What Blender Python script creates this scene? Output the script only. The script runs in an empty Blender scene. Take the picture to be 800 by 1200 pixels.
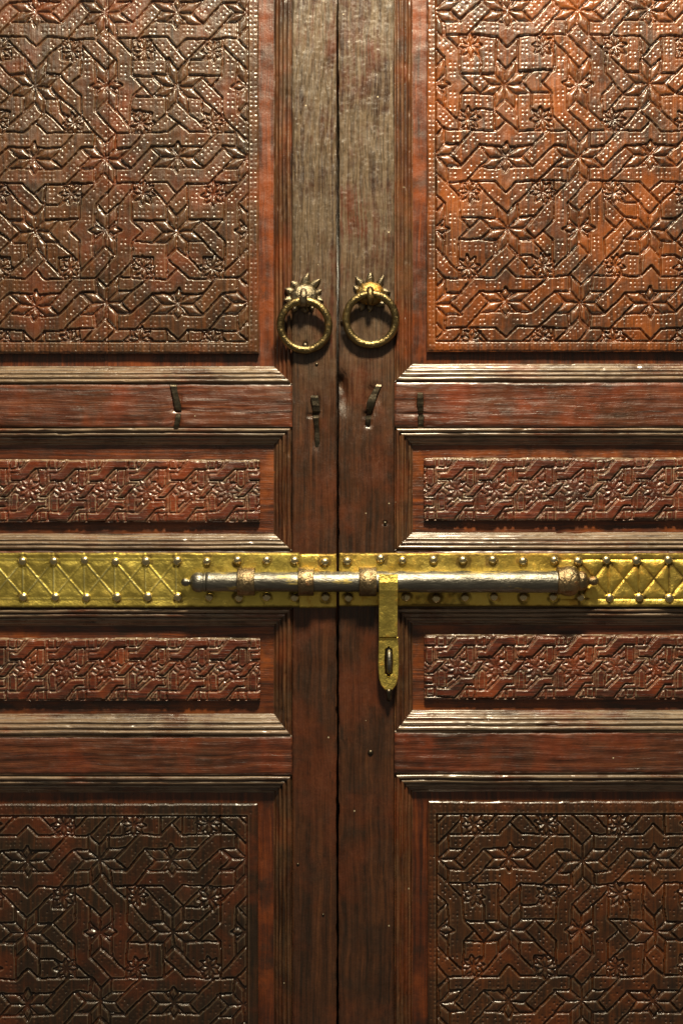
import bpy, bmesh, math, random
import numpy as np
from mathutils import Vector
from mathutils.geometry import tessellate_polygon

# ---------------------------------------------------------------- units
# All layout numbers are in "u": 1 u = 1.25 mm.  x to the right, y down, d out of the door towards the viewer.
S = 0.00125
CX, BOT = 400.0, 1330.0
def W(x, y, d=0.0):
    return ((x - CX) * S, -d * S, (BOT - y) * S)

# ---------------------------------------------------------------- camera, world, lamps, exposure
scn = bpy.context.scene
col = scn.collection
cam_d = bpy.data.cameras.new("camera")
cam = bpy.data.objects.new("camera", cam_d); col.objects.link(cam)
DIST = 2.3
cam.location = (0, -DIST, (BOT - 600) * S)
cam.rotation_euler = (math.radians(90), 0, 0)
cam_d.sensor_fit = 'VERTICAL'; cam_d.sensor_height = 24.0
cam_d.lens = 24.0 * DIST / (1200 * S)
cam_d.clip_start = 0.05; cam_d.clip_end = 200
scn.camera = cam

wld = bpy.data.worlds.new("World"); scn.world = wld; wld.use_nodes = True
bg = wld.node_tree.nodes["Background"]
bg.inputs[0].default_value = (1.0, 0.86, 0.66, 1); bg.inputs[1].default_value = 0.105

def lamp(name, loc, target, energy, sx, sy, colr):
    l = bpy.data.lights.new(name, 'AREA'); l.shape = 'RECTANGLE'; l.size = sx; l.size_y = sy
    l.energy = energy; l.color = colr
    o = bpy.data.objects.new(name, l); col.objects.link(o); o.location = loc
    o.rotation_euler = (Vector(target) - Vector(loc)).to_track_quat('-Z', 'Y').to_euler()
    return o
lamp("ceiling_lamp", (0.18, -1.12, 2.60), (0.04, 0, 0.8), 93, 0.30, 0.20, (1.0, 0.865, 0.61))
lamp("fill_light", (-0.9, -2.6, 2.7), (0, 0, 0.9), 6, 1.2, 1.2, (1.0, 0.84, 0.62))  # added frontal fill light, stands for no actual lamp in the room

scn.view_settings.view_transform = 'Standard'
scn.view_settings.look = 'None'
scn.view_settings.exposure = 0.0
scn.view_settings.gamma = 1.0
scn.view_settings.use_curve_mapping = False
scn.cycles.max_bounces = 6

rng = random.Random(7)

# ---------------------------------------------------------------- node helpers
class NT:
    def __init__(self, name):
        self.m = bpy.data.materials.new(name); self.m.use_nodes = True
        self.t = self.m.node_tree; self.t.nodes.clear()
    def n(self, typ, **kw):
        nd = self.t.nodes.new(typ)
        ins = kw.pop('i', {})
        for k, v in kw.items(): setattr(nd, k, v)
        for k, v in ins.items(): self.set(nd.inputs[k], v)
        return nd
    def set(self, sock, v):
        if isinstance(v, bpy.types.NodeSocket): self.t.links.new(v, sock)
        elif isinstance(v, (tuple, list)) and sock.type == 'RGBA' and len(v) == 3: sock.default_value = (*v, 1)
        else: sock.default_value = v
    def math(self, op, a, b=0.0, c=0.0, clamp=False):
        nd = self.n('ShaderNodeMath', operation=op, use_clamp=clamp)
        self.set(nd.inputs[0], a); self.set(nd.inputs[1], b); self.set(nd.inputs[2], c)
        return nd.outputs[0]
    def vscale(self, v, s):
        nd = self.n('ShaderNodeVectorMath', operation='MULTIPLY'); self.set(nd.inputs[0], v); self.set(nd.inputs[1], s)
        return nd.outputs[0]
    def vadd(self, v, s):
        nd = self.n('ShaderNodeVectorMath', operation='ADD'); self.set(nd.inputs[0], v); self.set(nd.inputs[1], s)
        return nd.outputs[0]
    def noise(self, v, scale=1.0, detail=4.0, rough=0.55, dist=0.0):
        nd = self.n('ShaderNodeTexNoise', i={'Vector': v, 'Scale': scale, 'Detail': detail, 'Roughness': rough, 'Distortion': dist})
        return nd.outputs['Fac']
    def ramp(self, f, lo, hi, a=0.0, b=1.0):
        nd = self.n('ShaderNodeMapRange', clamp=True, interpolation_type='SMOOTHSTEP')
        for k, v in zip(range(5), (f, lo, hi, a, b)): self.set(nd.inputs[k], v)
        return nd.outputs[0]
    def mix(self, f, a, b, mode='MIX'):
        nd = self.n('ShaderNodeMix', data_type='RGBA', blend_type=mode)
        self.set(nd.inputs[0], f); self.set(nd.inputs[6], a); self.set(nd.inputs[7], b)
        return nd.outputs[2]
    def finish(self, **kw):
        b = self.n('ShaderNodeBsdfPrincipled')
        for k, v in kw.items(): self.set(b.inputs[k.replace('_', ' ')], v)
        o = self.n('ShaderNodeOutputMaterial'); self.t.links.new(b.outputs[0], o.inputs[0])
        return self.m

def wood(name, axis, dark, mid, light, red=(0.30, 0.07, 0.02), worn=0.0, worn_z=None, worn_sheen_col=(0.20, 0.15, 0.09),
         grain_bump=0.35, lump_bump=0.35, pit_bump=0.25, rough=(0.26, 0.46), offset=True, dust_glint=0.0, specks=0.0, red_amt=0.6, grime=0.5, coat=0.5, worn_bias=0.0):
    T = NT(name)
    tc = T.n('ShaderNodeTexCoord').outputs['Object']
    p = T.vscale(tc, (1 / S,) * 3)
    oi = T.n('ShaderNodeObjectInfo').outputs['Random']
    if offset:
        cmb = T.n('ShaderNodeCombineXYZ', i={0: T.math('MULTIPLY', oi, 731.0), 1: T.math('MULTIPLY', oi, 317.0), 2: T.math('MULTIPLY', oi, 523.0)}).outputs[0]
        q = T.vadd(p, cmb)
    else: q = p
    # grain lines wander a little
    wob = T.n('ShaderNodeTexNoise', i={'Vector': q, 'Scale': 0.012, 'Detail': 2.0})
    wv = T.vscale(T.vadd(wob.outputs['Color'], (-0.5, -0.5, -0.5)), (9.0,) * 3)
    qw = T.vadd(q, wv)
    st = (0.0045, 0.24, 0.24) if axis == 'x' else (0.24, 0.24, 0.0045)
    g = T.vscale(qw, st)
    n1 = T.noise(g, 1.0, 5, 0.62, 0.0)
    n2 = T.noise(T.vscale(g, (2.6,) * 3), 1.0, 4, 0.65)
    bl = T.noise(q, 0.013, 4, 0.6)
    bl2 = T.noise(T.vadd(q, (311.0, 77.0, 191.0)), 0.022, 5, 0.65)
    fine = T.noise(q, 0.32, 3, 0.6)
    c = T.mix(T.ramp(n1, 0.34, 0.54), dark, mid)
    c = T.mix(T.ramp(n1, 0.50, 0.72), c, light)
    c = T.mix(T.math('MULTIPLY', T.ramp(bl, 0.46, 0.66), red_amt), c, red)
    c = T.mix(T.math('MULTIPLY', T.ramp(bl2, 0.48, 0.68), grime), c, (0.022, 0.013, 0.008))
    c = T.mix(T.math('MULTIPLY', T.ramp(n2, 0.54, 0.70), 0.62), c, (0.018, 0.009, 0.005))
    hmul = 1.0
    wm = None
    if worn > 0:
        wm = T.ramp(T.math('ADD', T.math('MULTIPLY', T.noise(q, 0.018, 5, 0.65), 0.75), T.math('MULTIPLY', n1, 0.75)), 0.64 - worn_bias, 0.84 - worn_bias, 0.0, worn)
        if worn_z:
            z = T.n('ShaderNodeSeparateXYZ', i={0: p}).outputs[2]
            wm = T.math('MULTIPLY', wm, T.ramp(z, BOT - worn_z[0], BOT - worn_z[1], 0.05, 1.0))
        wc = T.mix(T.ramp(n2, 0.4, 0.62), worn_sheen_col, tuple(v * 0.42 for v in worn_sheen_col))
        c = T.mix(wm, c, wc)
    if not offset:   # carved pieces: each a touch different
        c = T.mix(T.math('MULTIPLY', T.ramp(oi, 0.0, 1.0), 0.45), c, T.mix(1.0, c, (0.62, 0.50, 0.44), 'MULTIPLY'))
    rg = T.ramp(T.noise(q, 0.06, 4, 0.65), 0.3, 0.7, rough[0], rough[1])
    if dust_glint > 0:
        at = T.n('ShaderNodeAttribute', attribute_name='dust_glint').outputs['Fac']
        dm = T.math('MULTIPLY', at, T.ramp(T.noise(q, 0.09, 3, 0.6), 0.36, 0.6, 0.25, dust_glint))
        c = T.mix(dm, c, (0.42, 0.34, 0.22))
    if specks > 0:
        v = T.n('ShaderNodeTexVoronoi', i={'Vector': q, 'Scale': 0.075})
        sp = T.math('LESS_THAN', v.outputs['Distance'], 0.075)
        keep = T.math('GREATER_THAN', T.n('ShaderNodeSeparateColor', i={0: v.outputs['Color']}).outputs[0], 1.0 - specks)
        c = T.mix(T.math('MULTIPLY', sp, keep), c, (0.45, 0.38, 0.26))
    lump = T.noise(q, 0.055, 3, 0.55)
    h = T.math('MULTIPLY', n2, grain_bump * 1.6)
    h = T.math('ADD', h, T.math('MULTIPLY', lump, lump_bump * 4.0))
    h = T.math('ADD', h, T.math('MULTIPLY', fine, pit_bump * 1.6))
    bump = T.n('ShaderNodeBump', i={'Strength': 1.0, 'Distance': S, 'Height': h}).outputs[0]
    return T.finish(Base_Color=c, Roughness=rg, Normal=bump, IOR=1.5, Coat_Weight=coat, Coat_Roughness=0.20)

def metal(name, a, b, c2, rough=(0.25, 0.45), bump=0.5, scale=0.12, metallic=1.0, patch=(0.52, 0.62), streak=None, fine_bump=0.5, wear_glint=False):
    T = NT(name)
    tc = T.n('ShaderNodeTexCoord').outputs['Object']
    p = T.vscale(tc, (1 / S,) * 3)
    if streak: ps = T.vscale(p, streak)
    else: ps = p
    n1 = T.noise(ps, scale * 0.4, 5, 0.6); n2 = T.noise(T.vadd(ps, (91., 13., 55.)), scale, 5, 0.7); n3 = T.noise(p, 0.5, 3, 0.6)
    c = T.mix(T.ramp(n1, 0.38, 0.62), a, b)
    pm = T.ramp(n2, patch[0], patch[1])
    c = T.mix(pm, c, c2)
    r = T.ramp(n2, 0.3, 0.7, rough[0], rough[1])
    if wear_glint:
        aw = T.math('ADD', T.n('ShaderNodeAttribute', attribute_name='dust_glint').outputs['Fac'], T.math('MULTIPLY', T.math('SUBTRACT', T.noise(p, 0.11, 5, 0.7), 0.5), 0.55))
        tr_ = T.ramp(aw, 0.40, 0.12); c = T.mix(T.math('MULTIPLY', tr_, 0.85), c, (0.12, 0.075, 0.028))
        rb = T.ramp(aw, 0.60, 0.95); c = T.mix(rb, c, (0.95, 0.86, 0.36))  # ridge lines: rubbed brass, with highlights painted in as a lighter colour
        r = T.math('ADD', r, T.math('MULTIPLY', tr_, 0.15))
    h = T.math('ADD', T.math('MULTIPLY', n2, bump * 3), T.math('MULTIPLY', n3, fine_bump))
    bp = T.n('ShaderNodeBump', i={'Strength': 1.0, 'Distance': S, 'Height': h}).outputs[0]
    return T.finish(Base_Color=c, Metallic=T.math('MULTIPLY', metallic, T.ramp(pm, 0, 1, 1.0, 0.72)), Roughness=r, Normal=bp)

M = {}
M['stile'] = wood('stile_wood', 'z', (0.021, 0.0095, 0.0045), (0.054, 0.019, 0.0075), (0.10, 0.035, 0.012), red=(0.12, 0.029, 0.009),
                  worn=0.95, worn_z=(560, 240), worn_bias=0.05, worn_sheen_col=(0.128, 0.089, 0.054), grain_bump=0.9, lump_bump=0.15, pit_bump=0.22, specks=0.10, coat=0.45, rough=(0.28, 0.46))
M['rail'] = wood('rail_wood', 'x', (0.036, 0.011, 0.005), (0.095, 0.023, 0.009), (0.165, 0.043, 0.014), red=(0.22, 0.040, 0.010),
                 worn=0.15, worn_sheen_col=(0.15, 0.09, 0.045), grain_bump=0.40, lump_bump=0.2, pit_bump=0.15, specks=0.04, coat=0.55, rough=(0.28, 0.5))
M['mould_h'] = wood('moulding_wood_long', 'x', (0.040, 0.017, 0.007), (0.095, 0.036, 0.014), (0.17, 0.070, 0.028), red=(0.20, 0.046, 0.011),
                    worn=0.75, worn_bias=0.04, worn_sheen_col=(0.30, 0.22, 0.145), grain_bump=0.5, lump_bump=0.12, pit_bump=0.2, rough=(0.26, 0.44), coat=1.0)  # pale worn tone, lightened further to paint in a grey sheen
M['mould_v'] = wood('moulding_wood_upright', 'z', (0.024, 0.010, 0.004), (0.070, 0.022, 0.008), (0.14, 0.045, 0.013), red=(0.18, 0.042, 0.010),
                    worn=0.35, worn_sheen_col=(0.15, 0.10, 0.05), grain_bump=0.4, lump_bump=0.15, pit_bump=0.25, specks=0.14, coat=0.6)
M['field'] = wood('field_wood', 'x', (0.035, 0.010, 0.004), (0.095, 0.023, 0.007), (0.22, 0.054, 0.010), red=(0.30, 0.075, 0.010),
                  grain_bump=0.35, lump_bump=0.2, pit_bump=0.15, grime=0.7, coat=0.6)
M['field_v'] = wood('field_wood_upright', 'z', (0.035, 0.010, 0.004), (0.085, 0.020, 0.006), (0.17, 0.041, 0.009), red=(0.22, 0.050, 0.009),
                  grain_bump=0.3, lump_bump=0.2, pit_bump=0.15, grime=0.7, coat=0.6)
M['carve_r'] = wood('carved_wood_warm', 'z', (0.042, 0.015, 0.005), (0.115, 0.033, 0.008), (0.21, 0.062, 0.011), red=(0.30, 0.076, 0.009),
                    grain_bump=0.35, lump_bump=0.10, pit_bump=0.30, rough=(0.24, 0.42), offset=False, dust_glint=0.35, red_amt=0.55, grime=0.68, coat=0.7)
M['carve_l'] = wood('carved_wood_brown', 'z', (0.034, 0.016, 0.007), (0.072, 0.029, 0.010), (0.12, 0.046, 0.015), red=(0.18, 0.038, 0.010),
                    grain_bump=0.35, lump_bump=0.10, pit_bump=0.30, rough=(0.24, 0.42), offset=False, dust_glint=0.35, red_amt=0.5, grime=0.62, coat=0.7)
M['carve_falloff'] = wood('carved_wood_falloff', 'z', (0.016, 0.010, 0.005), (0.034, 0.016, 0.007), (0.068, 0.025, 0.009), red=(0.14, 0.030, 0.008),
                    grain_bump=0.45, lump_bump=0.12, pit_bump=0.25, rough=(0.22, 0.40), offset=False, dust_glint=0.30, red_amt=0.55, grime=0.7, coat=0.5)  # darker than the upper panels: light falloff painted in, plus aged varnish
M['carve_falloff_r'] = wood('carved_wood_falloff_red', 'z', (0.030, 0.014, 0.006), (0.062, 0.024, 0.008), (0.115, 0.040, 0.011), red=(0.18, 0.044, 0.008),
                    grain_bump=0.45, lump_bump=0.12, pit_bump=0.25, rough=(0.22, 0.40), offset=False, dust_glint=0.30, red_amt=0.6, grime=0.6, coat=0.6)  # red-brown, with the light falloff low on the door put into the colour
M['carve_s'] = wood('carved_wood_red', 'x', (0.042, 0.011, 0.005), (0.105, 0.021, 0.008), (0.18, 0.038, 0.012), red=(0.28, 0.055, 0.010),
                    grain_bump=0.45, lump_bump=0.1, pit_bump=0.25, rough=(0.26, 0.44), offset=False, dust_glint=0.85, red_amt=0.5, grime=0.4, coat=0.6)
M['brass_l'] = metal('brass_sheet', (0.84, 0.68, 0.155), (0.74, 0.58, 0.13), (0.50, 0.36, 0.08), wear_glint=True, rough=(0.34, 0.50), bump=0.5, scale=0.05, patch=(0.52, 0.74), fine_bump=0.10)
M['brass_r'] = metal('brass_sheet_crumpled', (0.92, 0.70, 0.165), (0.84, 0.59, 0.12), (0.70, 0.38, 0.06), wear_glint=True, rough=(0.32, 0.48), bump=0.6, scale=0.05, patch=(0.5, 0.72), fine_bump=0.10)
M['rivet'] = metal('rivet_brass', (0.82, 0.74, 0.50), (0.68, 0.58, 0.33), (0.46, 0.36, 0.17), rough=(0.24, 0.36), bump=0.2, patch=(0.58, 0.72), fine_bump=0.12)
M['ring'] = metal('aged_brass', (0.28, 0.21, 0.095), (0.18, 0.135, 0.062), (0.36, 0.18, 0.045), rough=(0.26, 0.44), bump=0.6, patch=(0.58, 0.70), scale=0.10, fine_bump=0.3)
M['rosette'] = metal('tarnished_silver_metal', (0.30, 0.25, 0.17), (0.20, 0.165, 0.11), (0.09, 0.06, 0.035), rough=(0.28, 0.46), bump=0.7, patch=(0.54, 0.70), fine_bump=0.3)
M['rosette_g'] = metal('rusty_brass', (0.44, 0.30, 0.09), (0.32, 0.22, 0.08), (0.40, 0.16, 0.02), rough=(0.28, 0.46), bump=0.7, patch=(0.50, 0.64), fine_bump=0.3)
M['rod'] = metal('worn_steel', (0.24, 0.23, 0.20), (0.17, 0.16, 0.135), (0.50, 0.39, 0.13), rough=(0.34, 0.52), bump=0.5, scale=0.09, patch=(0.58, 0.68), streak=(0.25, 1, 1), fine_bump=0.3)
M['iron'] = metal('rusty_iron', (0.36, 0.28, 0.16), (0.24, 0.175, 0.10), (0.24, 0.12, 0.05), rough=(0.28, 0.48), bump=0.8, scale=0.10, patch=(0.52, 0.66), fine_bump=0.3)
M['hasp'] = metal('patched_brass', (0.95, 0.77, 0.18), (0.72, 0.57, 0.14), (0.62, 0.30, 0.04), rough=(0.34, 0.52), bump=0.6, scale=0.08, patch=(0.56, 0.70), fine_bump=0.25)
M['nail'] = metal('dark_nail_iron', (0.13, 0.11, 0.08), (0.08, 0.065, 0.045), (0.05, 0.036, 0.022), rough=(0.28, 0.45), bump=0.25, scale=0.1, fine_bump=0.1)

# ---------------------------------------------------------------- mesh helpers
def link(name, me, mat, parent=None, smooth=True):
    if mat is not None: me.materials.append(mat)
    if smooth: me.polygons.foreach_set('use_smooth', np.ones(len(me.polygons), dtype=bool))
    o = bpy.data.objects.new(name, me); col.objects.link(o)
    if parent is not None: o.parent = parent
    return o
def np_mesh(name, V, F, dust_glint=None):
    """V (n,3) in u (x,y,d); F (m,4) quads"""
    me = bpy.data.meshes.new(name)
    V = np.asarray(V, dtype=np.float64); F = np.asarray(F, dtype=np.int32)
    co = np.empty_like(V); co[:, 0] = (V[:, 0] - CX) * S; co[:, 1] = -V[:, 2] * S; co[:, 2] = (BOT - V[:, 1]) * S
    me.vertices.add(len(V)); me.vertices.foreach_set('co', co.ravel().astype(np.float32))
    me.loops.add(F.size); me.loops.foreach_set('vertex_index', F.ravel())
    me.polygons.add(len(F)); me.polygons.foreach_set('loop_start', np.arange(0, F.size, F.shape[1], dtype=np.int32))
    me.update(calc_edges=True)
    if dust_glint is not None:
        a = me.attributes.new('dust_glint', 'FLOAT', 'POINT'); a.data.foreach_set('value', np.asarray(dust_glint, dtype=np.float32))
    return me
def empty(name, loc_u, label, cat, group=None):
    o = bpy.data.objects.new(name, None); col.objects.link(o)
    o.empty_display_size = 0.05
    o['label'] = label; o['category'] = cat
    if group: o['group'] = group
    o['_loc'] = 0; del o['_loc']
    return o

_lat = np.random.RandomState(11).rand(256, 256)
def vn(x, y, sc, seed=0):
    """smooth value noise -1..1 at wavelength sc"""
    x = np.asarray(x) / sc + seed * 17.31; y = np.asarray(y) / sc + seed * 9.77
    xi = np.floor(x).astype(int); yi = np.floor(y).astype(int)
    fx = x - xi; fy = y - yi
    fx = fx * fx * (3 - 2 * fx); fy = fy * fy * (3 - 2 * fy)
    g = lambda a, b: _lat[(a) & 255, (b) & 255]
    v = (g(xi, yi) * (1 - fx) + g(xi + 1, yi) * fx) * (1 - fy) + (g(xi, yi + 1) * (1 - fx) + g(xi + 1, yi + 1) * fx) * fy
    return v * 2 - 1
def sst(a, b, x):
    t = np.clip((x - a) / (b - a), 0, 1); return t * t * (3 - 2 * t)

def sheet(name, x0, x1, y0, y1, step, hfun, back, mat, parent, edge=1.5, wear_glintf=None, ragged=0):
    """a solid board whose front is a relief: front grid, four sides, back"""
    nx = max(2, int(round((x1 - x0) / step))) + 1; ny = max(2, int(round((y1 - y0) / step))) + 1
    X, Y = np.meshgrid(np.linspace(x0, x1, nx), np.linspace(y0, y1, ny))
    H = hfun(X, Y)
    if ragged:
        rg_ = 0.5 * vn(Y, Y * 0, 70, 81 + ragged) + 0.45 * vn(Y, Y * 0, 9, 82 + ragged) - 0.9 * sst(0.6, 0.95, vn(Y, Y * 0, 17, 83 + ragged))
        wgt = sst(6, 0, (x1 - X) if ragged == 1 else (X - x0)); X = X + wgt * (rg_ if ragged == 1 else -rg_)
    e = np.minimum(np.minimum(X - x0, x1 - X), np.minimum(Y - y0, y1 - Y))
    H = H - edge * (1 - sst(0, 2.2, e + 0.7 * vn(X, Y, 9, 3))) * (edge > 0)
    return grid_solid(name, X, Y, H, back, mat, parent, wear_glintf(X, Y) if wear_glintf else None)
def grid_solid(name, X, Y, H, back, mat, parent, dust_glint=None):
    ny, nx = X.shape
    V = np.stack([X.ravel(), Y.ravel(), H.ravel()], 1)
    idx = np.arange(nx * ny).reshape(ny, nx)
    q = lambda a, b, c, d: np.stack([a.ravel(), b.ravel(), c.ravel(), d.ravel()], 1)
    F = [q(idx[1:, :-1], idx[1:, 1:], idx[:-1, 1:], idx[:-1, :-1])]
    loop = np.concatenate([idx[0, :-1], idx[:-1, -1], idx[-1, :0:-1], idx[:0:-1, 0]])
    n0 = len(V); top = V[loop]; bot = top.copy(); bot[:, 2] = back
    k = len(loop)
    V = np.concatenate([V, top, bot]); a = n0 + np.arange(k); b = n0 + (np.arange(k) + 1) % k
    F.append(np.stack([a, b, b + k, a + k], 1))
    n1 = len(V)
    V = np.concatenate([V, [[X[0, 0], Y[0, 0], back], [X[0, -1], Y[0, 0], back], [X[0, -1], Y[-1, 0], back], [X[0, 0], Y[-1, 0], back]]])
    F.append(np.array([[n1, n1 + 1, n1 + 2, n1 + 3]]))
    if dust_glint is not None: dust_glint = np.concatenate([dust_glint.ravel(), np.zeros(len(V) - dust_glint.size)])
    return link(name, np_mesh(name, V, np.concatenate(F), dust_glint), mat, parent)
def box(name, x0, x1, y0, y1, d0, d1, mat, parent):
    V = [(x, y, d) for d in (d1, d0) for (x, y) in ((x0, y0), (x1, y0), (x1, y1), (x0, y1))]
    F = [(3, 2, 1, 0), (4, 5, 6, 7), (0, 1, 5, 4), (1, 2, 6, 5), (2, 3, 7, 6), (3, 0, 4, 7)]
    return link(name, np_mesh(name, V, F), mat, parent, smooth=False)

def lathe_x(name, prof, y, d, mat, parent, seg=28, wob=0.0, seed=0):
    """prof: list of (x, r) along the x axis"""
    xs = np.array([p[0] for p in prof], float); rs = np.array([p[1] for p in prof], float)
    A = np.linspace(0, 2 * math.pi, seg, endpoint=False)
    R = rs[:, None] * (1 + wob * vn(xs[:, None] * np.ones(seg), np.cos(A)[None, :] * 20 + np.zeros((len(xs), 1)), 6, seed))
    V = np.stack([np.repeat(xs, seg), (y + R * np.sin(A)).ravel(), (d + R * np.cos(A)).ravel()], 1)
    idx = np.arange(len(xs) * seg).reshape(len(xs), seg); j = np.roll(idx, -1, 1)
    F = np.stack([idx[:-1].ravel(), j[:-1].ravel(), j[1:].ravel(), idx[1:].ravel()], 1)
    me = np_mesh(name, V, F)
    bm = bmesh.new(); bm.from_mesh(me)
    bm.verts.ensure_lookup_table()
    for row in (idx[0], idx[-1]):
        try: bm.faces.new([bm.verts[i] for i in row])
        except ValueError: pass
    bmesh.ops.recalc_face_normals(bm, faces=bm.faces[:]); bm.to_mesh(me); bm.free()
    return link(name, me, mat, parent)
def dense(prof, step=2.0):
    out = [prof[0]]
    for (x0, r0), (x1, r1) in zip(prof, prof[1:]):
        n = max(1, int(abs(x1 - x0) / step))
        out += [(x0 + (x1 - x0) * k / n, r0 + (r1 - r0) * k / n) for k in range(1, n + 1)]
    return out
def sweep(name, path, width_axis, hw, ht, mat, parent, closed=False):
    """path of (x,y,d) points, rectangular bar: hw half width along vector width_axis, ht half thickness"""
    P = [Vector(p) for p in path]; wv = Vector(width_axis).normalized()
    bm = bmesh.new(); rings = []
    n = len(P)
    for i, p in enumerate(P):
        t = (P[(i + 1) % n] - P[i - 1]) if closed else (P[min(i + 1, n - 1)] - P[max(i - 1, 0)])
        nn = t.normalized().cross(wv).normalized()
        k = hw if not callable(hw) else hw(i / (n - 1)); kt = ht if not callable(ht) else ht(i / (n - 1))
        c = 0.3 * min(k, kt)
        pts = [(k - c, kt), (k, kt - c), (k, -kt + c), (k - c, -kt), (-k + c, -kt), (-k, -kt + c), (-k, kt - c), (-k + c, kt)]
        rings.append([bm.verts.new(W(*(p + wv * a + nn * b))) for a, b in pts])
    for i in range(n if closed else n - 1):
        a, b = rings[i], rings[(i + 1) % n]
        for k in range(8): bm.faces.new((a[k], a[(k + 1) % 8], b[(k + 1) % 8], b[k]))
    if not closed:
        bm.faces.new(rings[0]); bm.faces.new(rings[-1])
    bmesh.ops.recalc_face_normals(bm, faces=bm.faces[:])
    me = bpy.data.meshes.new(name); bm.to_mesh(me); bm.free()
    return link(name, me, mat, parent, smooth=False)
def tube(name, path, rad, mat, parent, seg=14, closed=False, wob=0.0, flat=1.0):
    P = [Vector(p) for p in path]; n = len(P)
    bm = bmesh.new(); rings = []; up = Vector((0.13, 0.05, 1)).normalized()
    for i, p in enumerate(P):
        t = ((P[(i + 1) % n] - P[i - 1]) if closed else (P[min(i + 1, n - 1)] - P[max(i - 1, 0)])).normalized()
        a = t.cross(up)
        if a.length < 0.1: a = t.cross(Vector((1, 0, 0)))
        a.normalize(); b = t.cross(a).normalized()
        r = rad(i / max(1, n - 1)) if callable(rad) else rad
        ring = []
        for k in range(seg):
            th = 2 * math.pi * k / seg
            rr = r * (1 + wob * float(vn(p.x + 9 * math.cos(th), p.y + 9 * math.sin(th), 7, 5)))
            of = a * rr * math.cos(th) + b * rr * math.sin(th); of.z *= flat
            ring.append(bm.verts.new(W(*(p + of))))
        rings.append(ring)
    for i in range(n if closed else n - 1):
        a, b = rings[i], rings[(i + 1) % n]
        for k in range(seg): bm.faces.new((a[k], a[(k + 1) % seg], b[(k + 1) % seg], b[k]))
    if not closed: bm.faces.new(rings[0]); bm.faces.new(rings[-1])
    bmesh.ops.recalc_face_normals(bm, faces=bm.faces[:])
    me = bpy.data.meshes.new(name); bm.to_mesh(me); bm.free()
    return link(name, me, mat, parent)
def dome_mesh(name, r, h, seg=16, rows=5):
    V = []; F = []
    for i in range(rows + 1):
        a = math.pi / 2 * i / rows
        for k in range(seg):
            t = 2 * math.pi * k / seg
            V.append((r * math.cos(a) * math.cos(t), r * math.cos(a) * math.sin(t), h * math.sin(a)))
    for i in range(rows):
        for k in range(seg):
            F.append((i * seg + k, i * seg + (k + 1) % seg, (i + 1) * seg + (k + 1) % seg, (i + 1) * seg + k))
    me = bpy.data.meshes.new(name)
    me.from_pydata([(x * S, -z * S, -y * S) for x, y, z in V], [], [f[::-1] for f in F])
    bm = bmesh.new(); bm.from_mesh(me); bmesh.ops.remove_doubles(bm, verts=bm.verts, dist=1e-6)
    bmesh.ops.recalc_face_normals(bm, faces=bm.faces[:]); bm.to_mesh(me); bm.free()
    return me

# ---------------------------------------------------------------- carved ornament (interlaced straps, eight-petal stars)
L = 17.5; s_ = L / math.sqrt(2); T_ = L + s_; h_ = L * (2 + 2 * math.sqrt(2)); E_ = h_ - T_; V_ = h_ / 2
rot180 = lambda P: [(-x, -y) for x, y in P]
tr = lambda P: [(y, x) for x, y in P]
mirx = lambda P: [(-x, y) for x, y in P]
at = lambda P, c: [(x + c[0], y + c[1]) for x, y in P]
def rotp(P, a):
    c, s = math.cos(a), math.sin(a); return [(x * c - y * s, x * s + y * c) for x, y in P]

def star(c):
    out = []
    for k in range(8):
        a, b = math.radians(45 * k), math.radians(45 * k + 45)
        out.append(('petal', at([(0, 0), (L * math.cos(a), L * math.sin(a)), (L * (math.cos(a) + math.cos(b)), L * (math.sin(a) + math.sin(b))), (L * math.cos(b), L * math.sin(b))], c), []))
    return out
def bar(c, f):
    """flattened star between two straps, with its straps; f maps the horizontal version"""
    para = [(0, 0), (s_, -s_), (T_ + 1, -s_), (L + 1, 0)]
    petals = [('petal', at(f(q), c), []) for q in (para, rot180(para), [(-x, y) for x, y in para], [(x, -y) for x, y in para])]
    S1 = [(-h_ + L, 0), (-T_ - (h_ - L - 2 * T_), -T_), (-s_, -T_), (0, -V_), (s_, -T_), (L + T_, -T_), (T_, -s_), (-T_, -s_), (-E_, s_)]
    d1 = [((-h_ + L + 7, 4), (-T_ - 4, -T_ + 6)), ((-T_ + 4, -(s_ + T_) / 2), (-6, -(s_ + T_) / 2)), ((6, -(s_ + T_) / 2), (T_ + 6, -(s_ + T_) / 2))]
    P = [(L, 0), (L + T_, -T_), (h_ - s_, -T_), (h_ - s_, -s_), (E_, -s_), (T_, s_)]
    d2 = [((L + 8, 2), (L + T_ + 2, -T_ + 8)), ((E_ + 2, -(s_ + T_) / 2), (h_ - s_ - 3, -(s_ + T_) / 2))]
    Q = [(E_, s_), (h_ - s_, s_), (h_ - s_, T_), (h_ - L - T_, T_)]
    d3 = [((E_ - 4, (s_ + T_) / 2), (h_ - s_ - 3, (s_ + T_) / 2))]
    st = []
    for poly, dd in ((S1, d1), (P, d2), (Q, d3)):
        st.append(('strap', at(f(poly), c), [tuple(at(f(list(sg)), c)) for sg in dd]))
        st.append(('strap', at(f(rot180(poly)), c), [tuple(at(f(rot180(list(sg))), c)) for sg in dd]))
    dia = [(0, -2), (5.2, -9.5), (0, -18.5), (-5.2, -9.5)]
    di = [('diamond', at(f(dia), c), []), ('diamond', at(f(rot180(dia)), c), [])]
    return petals, st, di
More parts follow.
